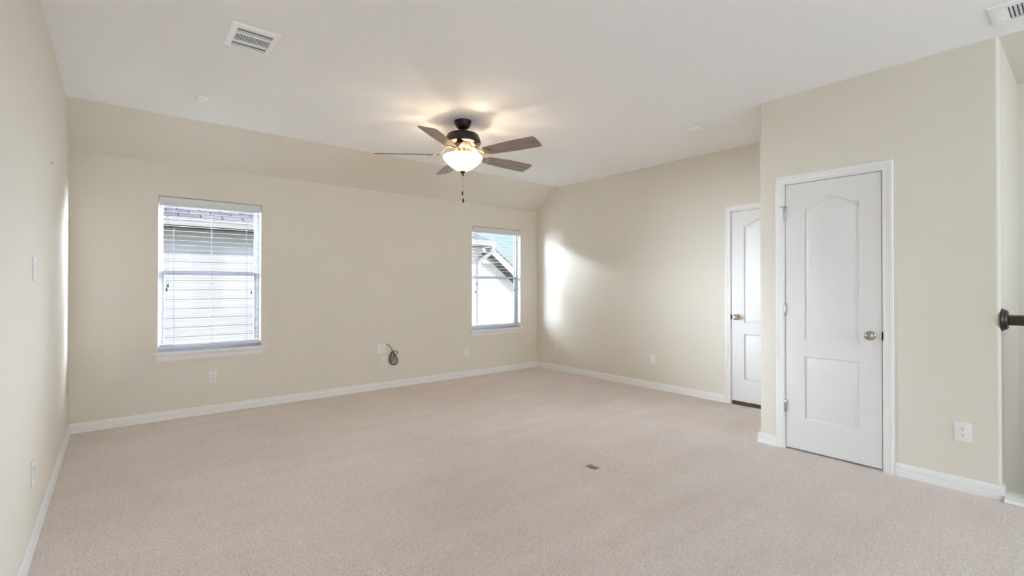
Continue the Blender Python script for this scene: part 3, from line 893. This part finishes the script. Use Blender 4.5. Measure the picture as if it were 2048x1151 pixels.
def blade_bm():
    """Blade along +x, tip at .76, pitched about its own axis; right side (-y) higher."""
    bm = bmesh.new()
    N = 26; xs0, xs1 = .235, .762
    top = []; bot = []
    def half(s):
        w = .056 + .024 * math.sin(min(1, s / .72) * math.pi / 2)
        return w
    out_l = []; out_r = []
    for i in range(N + 1):
        s = i / N; x = xs0 + (xs1 - xs0) * s
        w = half(s)
        # rounded root and softly rounded tip with a slight slant
        if s < .06: w *= math.sqrt(max(0.0, 1 - ((.06 - s) / .06) ** 2)) * .55 + .45
        out_l.append((x, w)); out_r.append((x, -w))
    # tip corners
    def tip(w, sgn):
        return [(xs1 + .004, sgn * w * .97), (xs1 + .012, sgn * w * .80), (xs1 + .016, sgn * w * .45)]
    w = half(1)
    poly = out_r + tip(w, -1) + [(xs1 + .017, 0)] + tip(w, 1)[::-1] + out_l[::-1]
    T = .006
    A = [bm.verts.new((x, y, T / 2)) for x, y in poly]; B = [bm.verts.new((x, y, -T / 2)) for x, y in poly]
    n = len(poly)
    for i in range(n): bm.faces.new((A[i], A[(i + 1) % n], B[(i + 1) % n], B[i]))
    bm.faces.new(A); bm.faces.new(B[::-1])
    return bm
def iron_bm():
    bm = bmesh.new()
    # curved bracket arm from the motor underside down to the blade, then a three-lobed plate below the blade
    P = catmull([(.085, 0, .092), (.120, 0, .088), (.150, 0, .062), (.175, 0, .026), (.205, 0, .004), (.240, 0, -.004)], 5)
    rings = []
    for i, p in enumerate(P):
        t = i / (len(P) - 1)
        w = .020 + .012 * abs(math.cos(t * math.pi)) ; h = .005
        rings.append([bm.verts.new(p + Vector((0, y, z))) for y, z in ((-w, -h), (-w * .5, -h * 1.5), (w * .5, -h * 1.5), (w, -h), (w, h), (-w, h))])
    for A, B in zip(rings, rings[1:]):
        for k in range(6): bm.faces.new((A[k], A[(k + 1) % 6], B[(k + 1) % 6], B[k]))
    bm.faces.new(rings[0]); bm.faces.new(rings[-1][::-1])
    pts = [(.225, -.018), (.245, -.040), (.275, -.048), (.292, -.036), (.288, -.016), (.310, -.010), (.318, 0), (.310, .010), (.288, .016), (.292, .036), (.275, .048), (.245, .040), (.225, .018)]
    prism(bm, pts, 'z', -.0088, -.0032)
    return bm
me_b = me_i = None
ZB = 2.437
for k in range(5):
    a = R(216 - 72 * k)
    M4 = Matrix.Rotation(a, 4, 'Z') @ Matrix.Translation((0, 0, ZB - H2)) @ Matrix.Rotation(R(-13.5), 4, 'X')
    if k == 0:
        bl = finish('blade', blade_bm(), M['blade'], fan, smooth=30); bl['label'] = 'walnut fan blade'
        ir = finish('blade_iron', iron_bm(), M['brass'], bl, smooth=35)
    else:
        b0 = bl.copy() if k else None
        bl_k = bl0.copy(); COL.objects.link(bl_k); ir_k = ir0.copy(); COL.objects.link(ir_k); ir_k.parent = bl_k; bl_k.parent = fan
        bl_k.matrix_local = M4
        continue
    bl0, ir0 = bl, ir
    bl.matrix_local = M4
for k in range(3):
    a = R(75 + 120 * k)
    lx, ly = FX + .075 * math.cos(a), FY + .075 * math.sin(a)
    light('fan_bulb', 'POINT', (lx, ly, 2.385), (0, 0, 0), 2.7, (1.0, 0.82, 0.60), shadow_soft_size=.022)
    light('fan_fill_spot', 'SPOT', (lx, ly, 2.380), (0, 0, 0), 105.0, (1.0, 0.965, 0.89), spot_size=R(165), spot_blend=0.5, shadow_soft_size=.022)  # added downward spot to brighten the bowl and the room

# ------------------------------------------------------------------ stair railing
rail = thing('stair_railing', 'dark wood stair handrail fixed to the closet corner by a round rosette', 'railing', (4.085, YC0, 0))
bm = bmesh.new()
zc = 1.060
prof = [(-.020, -.030), (.020, -.030), (.024, -.020), (.024, -.012), (.031, -.004), (.032, .012), (.024, .024), (.010, .030), (-.010, .030), (-.024, .024), (-.032, .012), (-.031, -.004), (-.024, -.012), (-.024, -.020)]
prism(bm, [(x, z + zc) for x, z in prof], 'y', -2.6, -.030)
hr = finish('handrail', bm, M['rail'], rail, smooth=30)
bm = bmesh.new()
lathe(bm, [(.068, 0), (.068, .006), (.065, .010), (.061, .013), (.060, .020), (.054, .027), (.045, .030), (0, .030)], 40, Matrix.Translation((0, 0, zc)) @ Matrix.Rotation(R(90), 4, 'X'))
finish('rosette', bm, M['rail'], hr, smooth=35)
for i in range(21):
    y = -.112 - i * .115
    dx = -.040
    bm = bmesh.new()
    box(bm, dx - .007, dx + .007, y - .007, y + .007, .035, zc - .029)
    b = finish('baluster', bm, M['iron'], rail)
    bm = bmesh.new(); lathe(bm, [(.020, .035), (.021, .042), (.018, .052), (.012, .060), (.010, .064)], 20, Matrix.Translation((dx, y, 0)))
    finish('shoe', bm, M['iron'], b, smooth=40)
bm = bmesh.new(); box(bm, -.042, .042, -2.68, -2.596, .035, 1.14, .004, 2); box(bm, -.052, .052, -2.69, -2.586, 1.14, 1.17, .006, 2)
finish('newel_post', bm, M['rail'], rail)

# ------------------------------------------------------------------ the neighbour's house seen through the windows
NX0, NX1, NY, NEV = -2.1, 8.6, 9.40, 9.05
house = thing('neighbor_house', 'cream sided house with white gutter and brown roof seen through both windows', 'house', (3, NY, -2.9))
hl = Vector(house.location)
def hp(nm, bm, m, par=house, **k):
    for v in bm.verts: v.co -= hl
    return finish(nm, bm, m, par, **k)
XE = 6.93                    # where the eave ends
def rake_z(x): return 2.146 - .735 * (x - 6.90)
# lap siding
bm = bmesh.new()
lap = .152; z = -2.9
while z < 2.20:
    zt = min(z + lap, 2.22)
    x1 = XE - .1 if zt > 1.9 else min(NX1, 6.90 + (2.146 - .10 - zt) / .735 + .2)
    x1 = max(min(x1, NX1), 6.78)
    prism(bm, [(NY - .012, z), (NY - .001, zt), (NY + .12, zt), (NY + .12, z)], 'x', NX0, x1)
    z += lap
hp('siding', bm, M['siding'])
bm = bmesh.new(); box(bm, 6.755, 6.80, NY - .022, NY + .02, -2.9, 1.93)
hp('corner_board', bm, M['gutter'])
# main roof plane rising away from us, with a hip end
bm = bmesh.new()
tn = .52
pts = [(NX0 - .3, NEV - .03, 2.30), (XE, NEV - .03, 2.30), (XE - 2.4, NEV + 3.4, 2.30 + 3.43 * tn), (NX0 - .3, NEV + 3.4, 2.30 + 3.43 * tn)]
A = [bm.verts.new(p) for p in pts]; B = [bm.verts.new((p[0], p[1], p[2] - .05)) for p in pts]
for i in range(4): bm.faces.new((A[i], A[(i + 1) % 4], B[(i + 1) % 4], B[i]))
bm.faces.new(A); bm.faces.new(B[::-1])
rf = hp('main_roof', bm, M['shingle'])
# soffit under the eave
bm = bmesh.new(); box(bm, NX0 - .3, XE - .06, NEV + .015, NY + .02, 2.195, 2.215)
hp('soffit', bm, M['soffit'])
# gutter: K-style profile with open top, fascia behind
bm = bmesh.new()
prism(bm, [(NEV + .015, 2.206), (NEV - .075, 2.206), (NEV - .085, 2.235), (NEV - .100, 2.275), (NEV - .112, 2.285), (NEV - .112, 2.306), (NEV - .104, 2.306), (NEV - .100, 2.286), (NEV - .07, 2.225), (NEV + .0, 2.225), (NEV + .0, 2.300), (NEV + .015, 2.300)], 'x', NX0 - .3, XE)
gt = hp('gutter', bm, M['gutter'])
bm = bmesh.new()
def rect_tube(bm, pts, w, h):
    rings = []
    pts = [Vector(p) for p in pts]
    for i, p in enumerate(pts):
        t = (pts[min(i + 1, len(pts) - 1)] - pts[max(i - 1, 0)]).normalized()
        sx = Vector((0, 1, 0)); sx = (sx - t * sx.dot(t)).normalized(); sy = t.cross(sx)
        rings.append([bm.verts.new(p + sx * a * w / 2 + sy * b * h / 2) for a, b in ((-1, -1), (1, -1), (1, 1), (-1, 1))])
    for A, B in zip(rings, rings[1:]):
        for k in range(4): bm.faces.new((A[k], A[(k + 1) % 4], B[(k + 1) % 4], B[k]))
    bm.faces.new(rings[0]); bm.faces.new(rings[-1][::-1])
rect_tube(bm, catmull([(6.84, NEV - .035, 2.21), (6.84, NEV - .035, 2.13), (6.82, NEV + .03, 2.05), (6.74, NEV + .17, 1.93), (6.69, NEV + .27, 1.86), (6.675, NEV + .295, 1.76), (6.675, NEV + .295, 1.60)], 5) + [Vector((6.675, NEV + .295, -2.8))], .06, .075)
hp('downspout', bm, M['gutter'], gt)
# lower gable: rake fascia, sloping soffit and roof running back
bm = bmesh.new()
xa, xb = 6.80, 8.55
prism(bm, [(xa, rake_z(xa)), (xb, rake_z(xb)), (xb, rake_z(xb) - .175), (xa, rake_z(xa) - .175)], 'y', NEV, NEV + .02)
hp('rake_fascia', bm, M['gutter'])
bm = bmesh.new()
prism(bm, [(xa, rake_z(xa) - .150), (xb, rake_z(xb) - .150), (xb, rake_z(xb) - .168), (xa, rake_z(xa) - .168)], 'y', NEV + .02, NY + .10)
hp('rake_soffit', bm, M['soffit'])
bm = bmesh.new()
prism(bm, [(xa + .1, rake_z(xa + .1) + .03), (xb + .03, rake_z(xb + .03) + .03), (xb + .03, rake_z(xb + .03)), (xa + .1, rake_z(xa + .1))], 'y', NEV - .02, NY + 5)
hp('lower_roof', bm, M['shingle'])
bm = bmesh.new(); panel(bm, 'z', -3.0, -2.9, -30, 40, -20, 60)
struct(finish('ground', bm, M['grass']))
